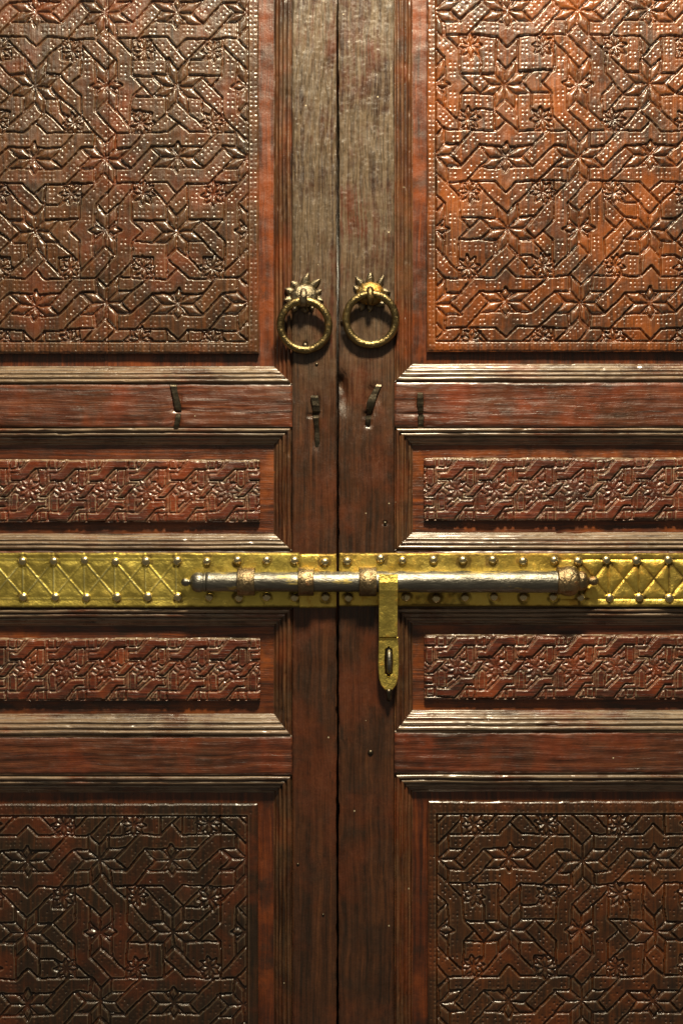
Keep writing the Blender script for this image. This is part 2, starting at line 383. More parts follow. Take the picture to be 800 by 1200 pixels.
def chevrons(c, R):
    out = []
    for k in range(4):
        a = math.pi / 2 * k
        v = [(0, -L), (-(E_ - L), -E_), (-(E_ - L) + L * math.sqrt(2), -E_), (0, -V_), (E_ - L - L * math.sqrt(2), -E_), (E_ - L, -E_)]
        mm = s_
        kind = R.random()
        dl = [((-5, -L - 8.5 - 4), (-(E_ - L) + 12, -E_ + 3))]; dr = [tuple(mirx(list(dl[0])))]
        if kind < 0.34:
            item = [('strap', v, dl + dr)]
        else:
            one = [(0, -L), (-(E_ - L), -E_), (-(E_ - L) + L * math.sqrt(2), -E_), (s_, -L - s_)]
            oth = [(s_, -L - s_), (0, -V_), (E_ - L - L * math.sqrt(2), -E_), (E_ - L, -E_)]
            d1 = [((2, -L - 10), (-(E_ - L) + 12, -E_ + 3))]; d2 = [((10, -L - s_ - 6), (E_ - L - 12, -E_ + 3))]
            item = [('strap', one, d1), ('strap', oth, d2)]
            if kind > 0.67: item = [(n, mirx(p), [tuple(mirx(list(sg))) for sg in d]) for n, p, d in item]
        out.append([(n, at(rotp(p, a), c), [tuple(at(rotp(list(sg), a), c)) for sg in d]) for n, p, d in item])
        lp = [(-s_, -s_), (-s_, -E_), (-E_, -E_), (-E_, -s_)]
        m_ = (s_ + T_) / 2
        dA = tuple(at(rotp([(-m_, -s_ - 2), (-m_, -E_ + 2)], a), c)); dB = tuple(at(rotp([(-T_ - 2, -m_), (-E_ + 2, -m_)], a), c)); rk = R.random()
        if rk < 0.35: out.append([('strap', at(rotp(lp, a), c), [dA, dB])])
        elif rk < 0.6: out.append([('strap', at(rotp([(-s_, -s_), (-s_, -E_), (-T_, -E_), (-T_, -T_), (-E_, -T_), (-E_, -s_)], a), c), [dA, dB])])
        else:
            A_ = ('strap', at(rotp([(-s_, -s_), (-s_, -E_), (-E_ + 8, -E_), (-T_, -T_), (-T_, -s_)], a), c), [dA])
            B_ = ('strap', at(rotp([(-s_, -s_), (-E_, -s_), (-E_, -E_ + 8), (-T_, -T_), (-s_, -T_)], a), c), [dB])
            out.append([A_, B_] if rk < 0.8 else [B_, A_])
    R.shuffle(out)
    return [i for o in out for i in o]
def rosette(c, r=13.2, n=8, w=4.1, ph=0.0):
    out = []
    for k in range(n):
        a = 2 * math.pi * k / n + ph
        out.append(at(rotp([(0.3, 0), (r * 0.46, -w * 0.75), (r * 0.62, -w * 0.7), (r * 1.06, 0), (r * 0.62, w * 0.7), (r * 0.46, w * 0.75)], a), c))
    return out

def inside(P, U, Vv):
    r = np.zeros(U.shape, bool); n = len(P)
    for i in range(n):
        (x0, y0), (x1, y1) = P[i], P[(i + 1) % n]
        if y0 == y1: continue
        c = ((y0 > Vv) != (y1 > Vv)) & (U < (x1 - x0) * (Vv - y0) / (y1 - y0) + x0)
        r ^= c
    return r
def edge_distance(lab, step, rmax):
    D = np.full(lab.shape, rmax, float)
    k = int(rmax / step)
    pad = np.pad(lab, k, mode='edge'); ny, nx = lab.shape
    for dy in range(-k, k + 1):
        for dx in range(-k, k + 1):
            d = math.hypot(dx, dy) * step
            if d == 0 or d > rmax: continue
            df = pad[k + dy:k + dy + ny, k + dx:k + dx + nx] != lab
            D = np.where(df & (d - 0.5 * step < D), d - 0.5 * step, D)
    return D

class Carving:
    """relief raster in u; pieces painted in order, later ones on top"""
    def __init__(self, x0, x1, y0, y1, step, seed, warp=1.0):
        self.step = step; self.seed = seed
        nx = int(round((x1 - x0) / step)) + 1; ny = int(round((y1 - y0) / step)) + 1
        self.X, self.Y = np.meshgrid(np.linspace(x0, x1, nx), np.linspace(y0, y1, ny))
        self.x0, self.y0, self.x1, self.y1 = x0, y0, x1, y1
        w = warp
        self.U = self.X + w * (2.2 * vn(self.X, self.Y, 46, seed) + 1.0 * vn(self.X, self.Y, 15, seed + 1) + 0.25 * vn(self.X, self.Y, 5, seed + 5))
        self.V = self.Y + w * (2.2 * vn(self.X, self.Y, 46, seed + 2) + 1.0 * vn(self.X, self.Y, 15, seed + 3) + 0.25 * vn(self.X, self.Y, 5, seed + 6))
        self.lab = np.zeros(self.X.shape, int)      # groove label
        self.obj = np.zeros(self.X.shape, int)      # piece label
        self.kind = {0: None}; self.sub = 0; self.dots = []
    def paint(self, poly, oid):
        self.sub += 1
        xs = [p[0] for p in poly]; ys = [p[1] for p in poly]
        i0 = max(0, int((min(xs) - 5 - self.x0) / self.step)); i1 = int((max(xs) + 5 - self.x0) / self.step) + 1
        j0 = max(0, int((min(ys) - 5 - self.y0) / self.step)); j1 = int((max(ys) + 5 - self.y0) / self.step) + 1
        if i1 <= 0 or j1 <= 0: return
        sl = (slice(j0, j1), slice(i0, i1))
        if self.U[sl].size == 0: return
        m = inside(poly, self.U[sl], self.V[sl])
        self.lab[sl][m] = self.sub; self.obj[sl][m] = oid
    def piece(self, kind, polys, dots=()):
        oid = len(self.kind); self.kind[oid] = kind
        for p in polys: self.paint(p, oid)
        for d in dots: self.dots.append((oid, d))
        return oid

def big_carving(panel, clip, org, sc, step, seed, depth, dot_depth, border_dots, crack=None, worn=0.0):
    """panel=(x0,x1,y0,y1) slab, clip = ornament area, org = centre of one big star, sc = pattern scale"""
    x0, x1, y0, y1 = panel; R = random.Random(seed)
    C = Carving(x0, x1, y0, y1, step, seed)
    H = h_
    k0 = int(math.floor((clip[0] - org[0]) / (2 * H * sc[0]))) - 1; k1 = int(math.ceil((clip[1] - org[0]) / (2 * H * sc[0]))) + 1
    l0 = int(math.floor((clip[2] - org[1]) / (2 * H * sc[1]))) - 1; l1 = int(math.ceil((clip[3] - org[1]) / (2 * H * sc[1]))) + 1
    straps, tops = [], []
    for k in range(k0, k1 + 1):
        for l in range(l0, l1 + 1):
            c = (2 * H * k, 2 * H * l)
            straps.append((0, chevrons(c, R)))
            p, st, di = bar((c[0], c[1] + H), lambda P: P)
            straps.append((2, st)); tops += [(a, [b], d) for a, b, d in p + di]
            mm = R.random() < 0.45
            f = (lambda P: [(y, x) for x, y in P]) if not mm else (lambda P: [(-y, x) for x, y in P])
            p, st, di = bar((c[0] + H, c[1]), f)
            straps.append((1, st)); tops += [(a, [b], d) for a, b, d in p + di]
            for cc in (c, (c[0] + H, c[1] + H)):
                jx, jy, js, ja = R.uniform(-1.3, 1.3), R.uniform(-1.3, 1.3), R.uniform(0.93, 1.07), R.uniform(-0.045, 0.045)
                for a, b, d in star((0, 0)):
                    e_ = R.uniform(0.94, 1.05)
                    tops.append((a, [at(rotp([(x * js * e_, y * js * e_) for x, y in b], ja), (cc[0] + jx, cc[1] + jy))], d))
            for sx in (-1, 1):
                for sy in (-1, 1): tops.append(('rosette', rosette((c[0] + sx * H / 2 + R.uniform(-1.2, 1.2), c[1] + sy * H / 2 + R.uniform(-1.2, 1.2)), r=R.uniform(12.2, 14.4), ph=R.uniform(-0.2, 0.2)), []))
    straps.sort(key=lambda t: t[0])
    px = lambda P: [(org[0] + x * sc[0], org[1] + y * sc[1]) for x, y in P]
    for _, group in straps:
        for n, poly, dd in group: C.piece(n, [px(poly)], [tuple(px(list(sg))) for sg in dd])
    for n, polys, dd in tops:
        C.piece(n, [px(q) for q in polys])
    X, Y = C.X, C.Y
    out = (X < clip[0]) | (X > clip[1]) | (Y < clip[2]) | (Y > clip[3])
    C.lab[out] = 10 ** 6; C.obj[out] = 0
    D = edge_distance(C.lab, step, 6.6)
    kinds = np.array([{'strap': 1, 'petal': 2, 'rosette': 3, 'diamond': 2, None: 0}[C.kind[i]] for i in range(len(C.kind))])
    kd = kinds[C.obj]
    Hh = np.zeros(X.shape); G = depth
    Dn = D + 0.25 * vn(X, Y, 3.1, seed + 8) + 0.25 * vn(X, Y, 12, seed + 18)
    strap = -G + G * np.clip((Dn - 0.45) / 1.15, 0, 1)
    petal = -G * 1.05 + G * 1.08 * (1 - np.exp(-np.clip(Dn - 0.3, 0, 9) / 1.25))
    ros = -G * 1.0 + G * 1.15 * (1 - np.exp(-np.clip(Dn - 0.2, 0, 9) / 1.5))
    gnd = -G + 0.65 * G * sst(0.4, 1.7, Dn) + 0.3 * vn(X, Y, 4, seed + 4)
    Hh = np.where(kd == 1, strap, np.where(kd == 2, petal, np.where(kd == 3, ros, gnd)))
    Hh = np.where(out, -0.5 * G + 0.5 * G * sst(0.1, 1.6, Dn), Hh)
    rs = np.random.RandomState(seed); off = rs.uniform(-0.6, 0.2, len(C.kind)) ; off[0] = 0
    tx = rs.uniform(-0.022, 0.022, len(C.kind)); ty = rs.uniform(-0.022, 0.022, len(C.kind)); tx[0] = ty[0] = 0
    cnt = np.bincount(C.obj.ravel(), minlength=len(C.kind)).clip(1)
    mx = np.bincount(C.obj.ravel(), X.ravel(), len(C.kind)) / cnt; my = np.bincount(C.obj.ravel(), Y.ravel(), len(C.kind)) / cnt
    blend = sst(0.3, 2.5, D)
    Hh += blend * (off[C.obj] + tx[C.obj] * (X - mx[C.obj]) + ty[C.obj] * (Y - my[C.obj]))
    dust_glint = 0.5 * sst(1.2, 2.0, D) * (1 - sst(2.0, 3.0, D))
    # punched dots
    pts = []
    for oid, (a, b) in C.dots:
        a, b = np.array(a), np.array(b); ln = np.linalg.norm(b - a)
        if ln < 3: continue
        t = (b - a) / ln; nrm = np.array([-t[1], t[0]])
        n = max(1, int(round((ln - 2) / 11.5)))
        for k in range(n):
            ctr = a + t * (ln * (k + 0.5) / n)
            for du in (-2.4, 2.4):
                for dv in (-2.5, 2.5):
                    q = ctr + t * (du + R.uniform(-.5, .5)) + nrm * (dv + R.uniform(-.5, .5))
                    pts.append((q[0], q[1], oid))
    if border_dots:
        bx0, bx1 = x0, x1
        for sd in border_dots:
            if sd in 'lr':
                xa, xb = (x0, clip[0]) if sd == 'l' else (clip[1], x1)
                for f in (0.3, 0.72):
                    y = y0 + 4
                    while y < y1 - 3: pts.append((xa + (xb - xa) * f + R.uniform(-.6, .6), y + R.uniform(-.6, .6), -1)); y += 5.6
            else:
                ya, yb = (y0, clip[2]) if sd == 't' else (clip[3], y1)
                for f in (0.3, 0.72):
                    x = x0 + 4
                    while x < x1 - 3: pts.append((x + R.uniform(-.6, .6), ya + (yb - ya) * f + R.uniform(-.6, .6), -1)); x += 5.4
    for qx, qy, oid in pts:
        i = int(round((qx - x0) / step)); j = int(round((qy - y0) / step))
        if not (3 <= j < X.shape[0] - 3 and 3 <= i < X.shape[1] - 3): continue
        if oid >= 0:
            # account for the warp: find the spot on the same piece
            if C.obj[j, i] != oid or D[j, i] < 2.0: continue
        elif C.lab[j, i] != 10 ** 6 or D[j, i] < 1.2: continue
        if R.random() < 0.06 + worn: continue
        sl = (slice(j - 3, j + 4), slice(i - 3, i + 4))
        r = np.hypot(X[sl] - qx, Y[sl] - qy); amp = dot_depth * R.uniform(0.35, 1.15) * (0.7 if oid < 0 else 1.0)
        Hh[sl] += -amp * np.exp(-(r / 1.1) ** 2)
        dust_glint[sl] = np.maximum(dust_glint[sl], R.uniform(0.0, 0.22) * np.exp(-(r / 1.2) ** 2))
    Hh += 0.5 * vn(X, Y, 40, seed + 9) + 0.15 * vn(X, Y, 6, seed + 10) + 0.12 * vn(X, Y / 7, 2.2, seed + 12)
    if worn: Hh -= 0.6 * sst(0.0, 0.6, vn(X, Y, 60, seed + 11)) * sst(1.0, 3.0, D)
    for cx in (crack or []):
        cw = np.abs(X - cx - 0.9 * vn(Y, Y * 0, 40, seed)); Hh -= 2.2 * np.exp(-(cw / 0.8) ** 2)
    e = np.minimum(np.minimum(X - x0, x1 - X), np.minimum(Y - y0, y1 - Y))
    Hh -= 1.6 * (1 - sst(0, 2.4, e + 0.8 * vn(X, Y, 8, seed)))
    return C, Hh, np.clip(dust_glint, 0, 1)

def strip_carving(panel, starx, cy, P, step, seed, depth):
    x0, x1, y0, y1 = panel; R = random.Random(seed)
    C = Carving(x0, x1, y0, y1, step, seed, 0.6)
    up = [(-21, -20), (-11.5, -20), (1.5, -36), (24, -36), (24, -25.5), (9.5, -25.5), (-4.5, -11.5), (-21, -11.5)]
    mid = [(11, 8), (25, -8.5), (35, -8.5), (20.5, 8)]
    ver = [(12.2, -25), (21, -25), (21, -6), (17, -2.5), (12.2, -6)]
    tri = [(2.6, -11.0), (11.6, -20.5), (11.6, -9.5), (5, -9.0)]
    blk = [(25.2, -36), (33.5, -36), (33.5, -25.5), (25.2, -25.5)]
    arr = [(34.8, -36), (44, -36), (39, -27), (34.8, -25.5)]
    k0 = int((x0 - starx) / P) - 2; k1 = int((x1 - starx) / P) + 2
    for k in range(k0, k1 + 1):
        c = (starx + P * k, cy)
        for g in (lambda p: p, rot180):
            for n, poly in (('strap', up), ('block', ver), ('block', tri), ('block', blk), ('block', arr)):
                C.piece(n, [at(g(poly), c)])
        C.piece('rosette', rosette(c, 14.0, 8, 4.4, 0.2))
        C.piece('strap', [at(mid, c)])
    X, Y = C.X, C.Y
    D = edge_distance(C.lab, step, 4.5)
    kinds = np.array([{'strap': 1, 'block': 1, 'rosette': 3, None: 0}[C.kind[i]] for i in range(len(C.kind))]); kd = kinds[C.obj]
    G = depth; Dn = D + 0.3 * vn(X, Y, 3.1, seed + 8)
    Hh = np.where(kd == 1, -G + G * np.clip((Dn - 0.3) / 1.15, 0, 1), np.where(kd == 3, -G + 0.78 * G * (1 - np.exp(-np.clip(Dn, 0, 9) / 1.3)), -G + 0.5 * G * sst(0.2, 1.7, Dn)))
    rs = np.random.RandomState(seed); off = rs.uniform(-0.5, 0.2, len(C.kind)); off[0] = 0
    isb = np.array([C.kind[i] == 'block' for i in range(len(C.kind))]); off[isb] -= 0.9
    Hh += sst(0.3, 2.2, D) * off[C.obj]
    dust_glint = 0.75 * sst(0.4, 1.0, D) * (1 - sst(1.2, 2.2, D)) * (0.62 + 0.38 * vn(X, Y, 12, seed + 20)) * np.where(kd == 3, 0.35, 1.0)
    Hh += 0.35 * vn(X, Y, 18, seed + 9) + 0.2 * vn(X, Y, 5, seed + 10)
    e = np.minimum(np.minimum(X - x0, x1 - X), Y - y0)
    Hh -= 1.8 * (1 - sst(0, 2.6, e + 0.6 * vn(X, Y, 8, seed)))
    dust_glint = np.maximum(dust_glint, 0.8 * (1 - sst(0.5, 3.0, Y - y0)))
    e2 = y1 - Y + 1.0 * vn(X, Y, 11, seed + 2)
    Hh -= 1.5 * (1 - sst(0, 2.0, e2))
    return C, Hh, np.clip(dust_glint, 0, 1)

def emit_carving(C, Hh, dust_glint, top, back, mat, parent, part_name='carved_panel', part_label=None):
    """slab (ground, rim, sides) + every carved piece as its own small block"""
    X, Y = C.X, C.Y; ny, nx = X.shape; Z = Hh + top
    ob = C.obj[:-1, :-1].copy()
    ids = np.unique(ob)
    cxs = (X[:-1, :-1]); cys = Y[:-1, :-1]
    cnt = np.bincount(ob.ravel(), minlength=len(C.kind))
    mx = np.bincount(ob.ravel(), cxs.ravel(), len(C.kind)) / cnt.clip(1); my = np.bincount(ob.ravel(), cys.ravel(), len(C.kind)) / cnt.clip(1)
    def comps(m):
        lb = np.where(m, np.arange(1, m.size + 1).reshape(m.shape), 0)
        while True:
            n = lb.copy()
            n[1:] = np.maximum(n[1:], lb[:-1]); n[:-1] = np.maximum(n[:-1], lb[1:]); n[:, 1:] = np.maximum(n[:, 1:], lb[:, :-1]); n[:, :-1] = np.maximum(n[:, :-1], lb[:, 1:])
            n[~m] = 0
            if (n == lb).all(): return lb
            lb = n
    rr, cc = np.nonzero(ob); oo = ob[rr, cc]; od = np.argsort(oo, kind='stable'); rr, cc, oo = rr[od], cc[od], oo[od]
    un, st0 = np.unique(oo, return_index=True); st1 = np.append(st0[1:], len(oo))
    for o_, a_, b_ in zip(un, st0, st1):
        r0, r1, c0, c1 = rr[a_:b_].min(), rr[a_:b_].max() + 1, cc[a_:b_].min(), cc[a_:b_].max() + 1
        lb = comps(ob[r0:r1, c0:c1] == o_)
        for v in np.unique(lb)[1:][:-1]:
            nid = len(C.kind); C.kind[nid] = C.kind[o_]; ob[r0:r1, c0:c1][lb == v] = nid
    cnt = np.bincount(ob.ravel(), minlength=len(C.kind))
    mx = np.bincount(ob.ravel(), cxs.ravel(), len(C.kind)) / cnt.clip(1); my = np.bincount(ob.ravel(), cys.ravel(), len(C.kind)) / cnt.clip(1)
    drop = (cnt * C.step ** 2 < 18) | (mx < -22) | (mx > 822) | (my < -22) | (my > 1222)
    drop[0] = True
    ob[drop[ob]] = 0
    base = grid_solid_masked(part_name, X, Y, Z, ob == 0, back, mat, parent, dust_glint)
    if part_label: base['label'] = part_label
    order = np.argsort(ob.ravel(), kind='stable'); so = ob.ravel()[order]
    starts = np.searchsorted(so, np.arange(len(C.kind))); ends = np.searchsorted(so, np.arange(len(C.kind)), side='right')
    fz = Z.ravel(); fx = X.ravel(); fy = Y.ravel(); fd = dust_glint.ravel()
    obp = np.pad(ob, 1, constant_values=-1)
    for i in range(1, len(C.kind)):
        if drop[i] or ends[i] <= starts[i]: continue
        cells = order[starts[i]:ends[i]]
        r, c = cells // (nx - 1), cells % (nx - 1)
        a = r * nx + c
        quad = np.stack([a + nx, a + nx + 1, a + 1, a], 1)
        u, inv = np.unique(quad, return_inverse=True); F = inv.reshape(quad.shape)
        V = np.stack([fx[u], fy[u], fz[u]], 1); dd = fd[u]
        floor_ = fz[u].min() - 1.5
        sv, n0 = [], len(V)
        for (dr, dc, e0, e1) in ((-1, 0, a, a + 1), (1, 0, a + nx + 1, a + nx), (0, -1, a + nx, a), (0, 1, a + 1, a + nx + 1)):
            m = obp[r + 1 + dr, c + 1 + dc] != i
            if not m.any(): continue
            p0 = np.stack([fx[e0[m]], fy[e0[m]], fz[e0[m]]], 1); p1 = np.stack([fx[e1[m]], fy[e1[m]], fz[e1[m]]], 1)
            b0 = p0.copy(); b0[:, 2] = floor_; b1 = p1.copy(); b1[:, 2] = floor_
            sv.append(np.stack([p0, p1, b1, b0], 1).reshape(-1, 3))
        if sv:
            sv = np.concatenate(sv); k = len(sv) // 4
            F = np.concatenate([F, (n0 + np.arange(4 * k)).reshape(k, 4)]); V = np.concatenate([V, sv]); dd = np.concatenate([dd, np.zeros(len(sv))])
        link(C.kind[i], np_mesh(C.kind[i], V, F, dd), mat, base)
    return base
def grid_solid_masked(name, X, Y, Z, mask, back, mat, parent, dust_glint):
    ny, nx = X.shape
    idx = np.arange(nx * ny).reshape(ny, nx)
    q = np.stack([idx[1:, :-1], idx[1:, 1:], idx[:-1, 1:], idx[:-1, :-1]], -1)[mask]
    u, inv = np.unique(q, return_inverse=True); F = [inv.reshape(q.shape)]
    V = np.stack([X.ravel()[u], Y.ravel()[u], Z.ravel()[u]], 1); dd = dust_glint.ravel()[u]
    loop = np.concatenate([idx[0, :-1], idx[:-1, -1], idx[-1, :0:-1], idx[:0:-1, 0]])
    top = np.stack([X.ravel()[loop], Y.ravel()[loop], Z.ravel()[loop]], 1); bot = top.copy(); bot[:, 2] = back
    n0 = len(V); k = len(loop); a = n0 + np.arange(k); b = n0 + (np.arange(k) + 1) % k
    F.append(np.stack([a, b, b + k, a + k], 1)); V = np.concatenate([V, top, bot]); dd = np.concatenate([dd, np.zeros(2 * k)])
    # the solid wood under the carved pieces
    n1 = len(V); lo = Z.min() - 0.5
    V = np.concatenate([V, [[X[0, 0], Y[0, 0], lo], [X[0, -1], Y[0, 0], lo], [X[0, -1], Y[-1, 0], lo], [X[0, 0], Y[-1, 0], lo]]]); dd = np.concatenate([dd, np.zeros(4)])
    F.append(np.array([[n1 + 3, n1 + 2, n1 + 1, n1]]))
    return link(name, np_mesh(name, V, np.concatenate(F), dd), mat, parent)

# ---------------------------------------------------------------- mouldings
PROF = [(0, 0), (0.4, -3.0), (1.5, -3.2), (2.1, 0.1), (3.2, 1.0), (4.6, 0.9), (5.8, -0.1), (6.2, -3.0), (7.0, -3.4), (7.6, -1.7), (9.0, -1.1), (10.4, -1.9), (11.2, -3.2),
        (11.5, -5.8), (12.3, -6.2), (13.0, -4.9), (14.4, -5.2), (15.6, -6.8), (16.1, -9.2), (17.0, -9.6), (18.6, -10.2), (19.8, -12.0), (20.4, -13.2), (21.5, -13.4)]
FIELD = -14.0
def mouldings(x0, x1, y0, y1, wx, wt, wb, parent, seed):
    """four mitred lengths round an opening; w* = moulding widths"""
    prof = []
    for (t0, z0), (t1, z1) in zip(PROF, PROF[1:]): prof += [(t0, z0), ((t0 + t1) / 2, (z0 + z1) / 2)]
    prof.append(PROF[-1]); tt = np.array([p[0] / 21.5 for p in prof]); zz = np.array([p[1] for p in prof])
    for side in 'tblr':
        n = int(((x1 - x0) if side in 'tb' else (y1 - y0)) / 3)
        f = np.linspace(0, 1, n)
        Tt, Ff = np.meshgrid(tt, f)
        xa, xb = x0 + wx * Tt, x1 - wx * Tt; ya, yb = y0 + wt * Tt, y1 - wb * Tt
        if side == 't': X = xa + (xb - xa) * Ff; Y = ya
        if side == 'b': X = xb + (xa - xb) * Ff; Y = yb
        if side == 'l': X = xa; Y = yb + (ya - yb) * Ff
        if side == 'r': X = xb; Y = ya + (yb - ya) * Ff
        ln = X if side in 'tb' else Y
        k = {'t': 1, 'b': 2, 'l': 3, 'r': 4}[side] + seed * 5
        endf = sst(0, 0.02, Ff) * (1 - sst(0.98, 1, Ff))
        w1 = 0.5 * vn(ln, Tt * 60, 42, k) + 0.32 * vn(ln / 16, Tt * 21, 2.2, k + 1) + 0.2 * vn(ln, Tt * 60, 8, k + 2) - 1.1 * sst(0.72, 0.95, vn(ln, Tt * 50, 11, k + 6))
        Z = zz[None, :] * np.ones_like(Ff) + w1 * (0.3 + 0.7 * endf) * sst(0, 0.05, Tt) * (1 - 0.8 * sst(0.93, 1, Tt))
        dlt = 0.5 * vn(ln, Tt * 9, 60, k + 3) * endf
        if side in 'tb': Y = Y + dlt * sst(0, .1, Tt) * (1 - sst(.9, 1, Tt))
        else: X = X + dlt * sst(0, .1, Tt) * (1 - sst(.9, 1, Tt))
        ny, nx = X.shape
        V = np.stack([X.ravel(), Y.ravel(), Z.ravel()], 1); idx = np.arange(nx * ny).reshape(ny, nx)
        F = [np.stack([idx[1:, :-1].ravel(), idx[1:, 1:].ravel(), idx[:-1, 1:].ravel(), idx[:-1, :-1].ravel()], 1)[:, ::-1]]
        # back of the batten so that it is solid
        n0 = len(V); cs = [(0, 0), (0, -1), (-1, -1), (-1, 0)]
        Vb = np.array([[X[c], Y[c], FIELD - 1] for c in cs]); V = np.concatenate([V, Vb])
        lp = [idx[:, 0], idx[-1, :], idx[::-1, -1], idx[0, ::-1]]
        top = np.concatenate([l[:-1] for l in lp]); tv = V[top]; bv = tv.copy(); bv[:, 2] = FIELD - 1
        kk = len(top); n2 = len(V); V = np.concatenate([V, tv, bv]); a = n2 + np.arange(kk); b = n2 + (np.arange(kk) + 1) % kk
        F.append(np.stack([a, b, b + kk, a + kk], 1)); F.append(np.array([[n0, n0 + 1, n0 + 2, n0 + 3]]))
        me = np_mesh('moulding', V, np.concatenate(F))
        link('moulding', me, M['mould_h'] if side in 'tb' else M['mould_v'], parent)

# ---------------------------------------------------------------- door leaves
left = empty('door_leaf', None, 'left leaf of the carved dark red-brown wooden double door', 'door', 'leaves of the double door')
right = empty('door_leaf', None, 'right leaf of the carved wooden door, with the more orange upper panel', 'door', 'leaves of the double door')

def stile_h(seed, x0, x1, ripple=None, dents=()):
    def f(X, Y):
        H = 0.7 * vn(X, Y, 60, seed) + 0.35 * vn(X, Y / 6, 9, seed + 1) + 0.25 * vn(X, Y / 3, 3.2, seed + 2)
        rough = sst(560, 200, Y)
        H = H + rough * (0.45 * vn(X, Y / 4, 3.6, seed + 3) + 0.3 * vn(X, Y / 7, 2.4, seed + 4) + 0.18 * vn(X, Y, 3.0, seed + 7) + 0.45 * vn(X + 1.5 * vn(X, Y, 50, 77), Y / 30, 2.3, seed + 6) * (seed == 5))
        if ripple is not None: H = H + ripple(X, Y)
        for (dx, dy, rx, ry, dep) in dents:
            H = H - dep * np.exp(-((np.abs((X - dx) / rx)) ** 3 + (np.abs((Y - dy) / ry)) ** 3))
        return H
    return f
def rip_l(X, Y):
    t = X + 0.16 * (Y - 100) + 7 * np.sin(Y / 90.0) + 3 * vn(X, Y, 45, 31)
    return (0.55 * np.sin(t / 1.2) + 0.5 * np.sin(t / 2.3 + 1)) * sst(420, 250, Y) * (0.4 + 0.6 * sst(-0.3, 0.5, vn(X, Y, 70, 32)))
def rail_h(seed, dents=()):
    dn = lambda X, Y: sum((dep * np.exp(-((np.abs((X - dx) / rx)) ** 3 + (np.abs((Y - dy) / ry)) ** 3)) for dx, dy, rx, ry, dep in dents), 0 * X)
    return lambda X, Y: -dn(X, Y) + 0.6 * vn(X, Y, 70, seed) + 0.55 * vn(X / 14, Y, 5.0, seed + 1) + 0.32 * vn(X / 9, Y, 2.6, seed + 2) + 0.2 * vn(X, Y, 9, seed + 3)

BACK = -34.0
# --- left
sheet('stile', 342.6, 394.0, -150, 1330, 1.35, stile_h(1, 343, 394, rip_l, [(357, 404, 3, 3.4, 3.0), (371, 508, 4.5, 20, 3.0), (370, 474, 7, 13, 2.6), (366, 487, 6, 2.5, 2.5)]), BACK, M['stile'], left, ragged=1)
sheet('stile', -147, -95.0, -150, 1330, 6, stile_h(2, 0, 0), BACK, M['stile'], left)
for i, (y0, y1) in enumerate(((-150, -88), (450, 500), (645, 712), (863, 908), (1280, 1330))):
    sheet('rail', -94.8, 342.2, y0 + 0.2, y1 - 0.2, 1.7, rail_h(20 + i, [(206.5, 468, 6, 14, 2.2), (212, 481, 10, 2.5, 2.0), (207.5, 497, 5, 9, 1.8)] if i == 1 else ()), BACK, M['rail'], left)
for i, (y0, y1, wt, wb) in enumerate(((-88, 450, 22, 22), (500, 645, 21, 19.5), (712, 863, 22.5, 25), (908, 1280, 23, 22))):
    mouldings(-94.8, 342.2, y0, y1, 22, wt, wb, left, i)
    sheet('panel_field', -94, 341.5, y0 + 1, y1 - 1, 4, lambda X, Y: FIELD + 0.5 * vn(X, Y, 50, 4) + 0.25 * vn(X / 8, Y, 6, 5), BACK, M['field_v' if i in (0, 3) else 'field'], left, edge=0)
# --- right
sheet('stile', 397.0, 461.6, -150, 1330, 1.35, stile_h(5, 397, 462, None, [(401, 458, 7, 22, 7.0), (398, 449, 5, 9, 5), (437, 462, 9, 11, 3.6), (433, 476, 7, 10, 3.0), (431, 486, 5, 4, 5.0), (431, 495, 5, 6, 3.0), (436, 404, 2.5, 2.5, 2.5), (402, 380, 4, 8, 2.5), (451, 613, 2.6, 2.2, 2.5)]), BACK, M['stile'], right, ragged=2)
sheet('stile', 895.0, 960, -150, 1330, 6, stile_h(6, 0, 0), BACK, M['stile'], right)
for i, (y0, y1) in enumerate(((-150, -88), (447.5, 500), (645, 711), (858, 906), (1280, 1330))):
    sheet('rail', 462.0, 894.8, y0 + 0.2, y1 - 0.2, 1.7, rail_h(30 + i, [(492, 472, 5, 12, 2.2), (488, 485, 14, 2.0, 1.8), (492.5, 495, 5, 8, 1.8)] if i == 1 else ()), BACK, M['rail'], right)
for i, (y0, y1, wt, wb) in enumerate(((-88, 447.5, 22, 22.5), (500, 645, 21, 21), (711, 858, 22.5, 24.5), (906, 1280, 24, 22))):
    mouldings(462.0, 894.8, y0, y1, 22, wt, wb, right, 10 + i)
    sheet('panel_field', 463, 894, y0 + 1, y1 - 1, 4, lambda X, Y: FIELD + 0.5 * vn(X, Y, 50, 14) + 0.25 * vn(X / 8, Y, 6, 15), BACK, M['field_v' if i in (0, 3) else 'field'], right, edge=0)
# rebate strip behind the gap, fixed to the left leaf
box('rebate_strip', 380, 412, -150, 1330, -52, BACK - 0.5, M['stile'], left)

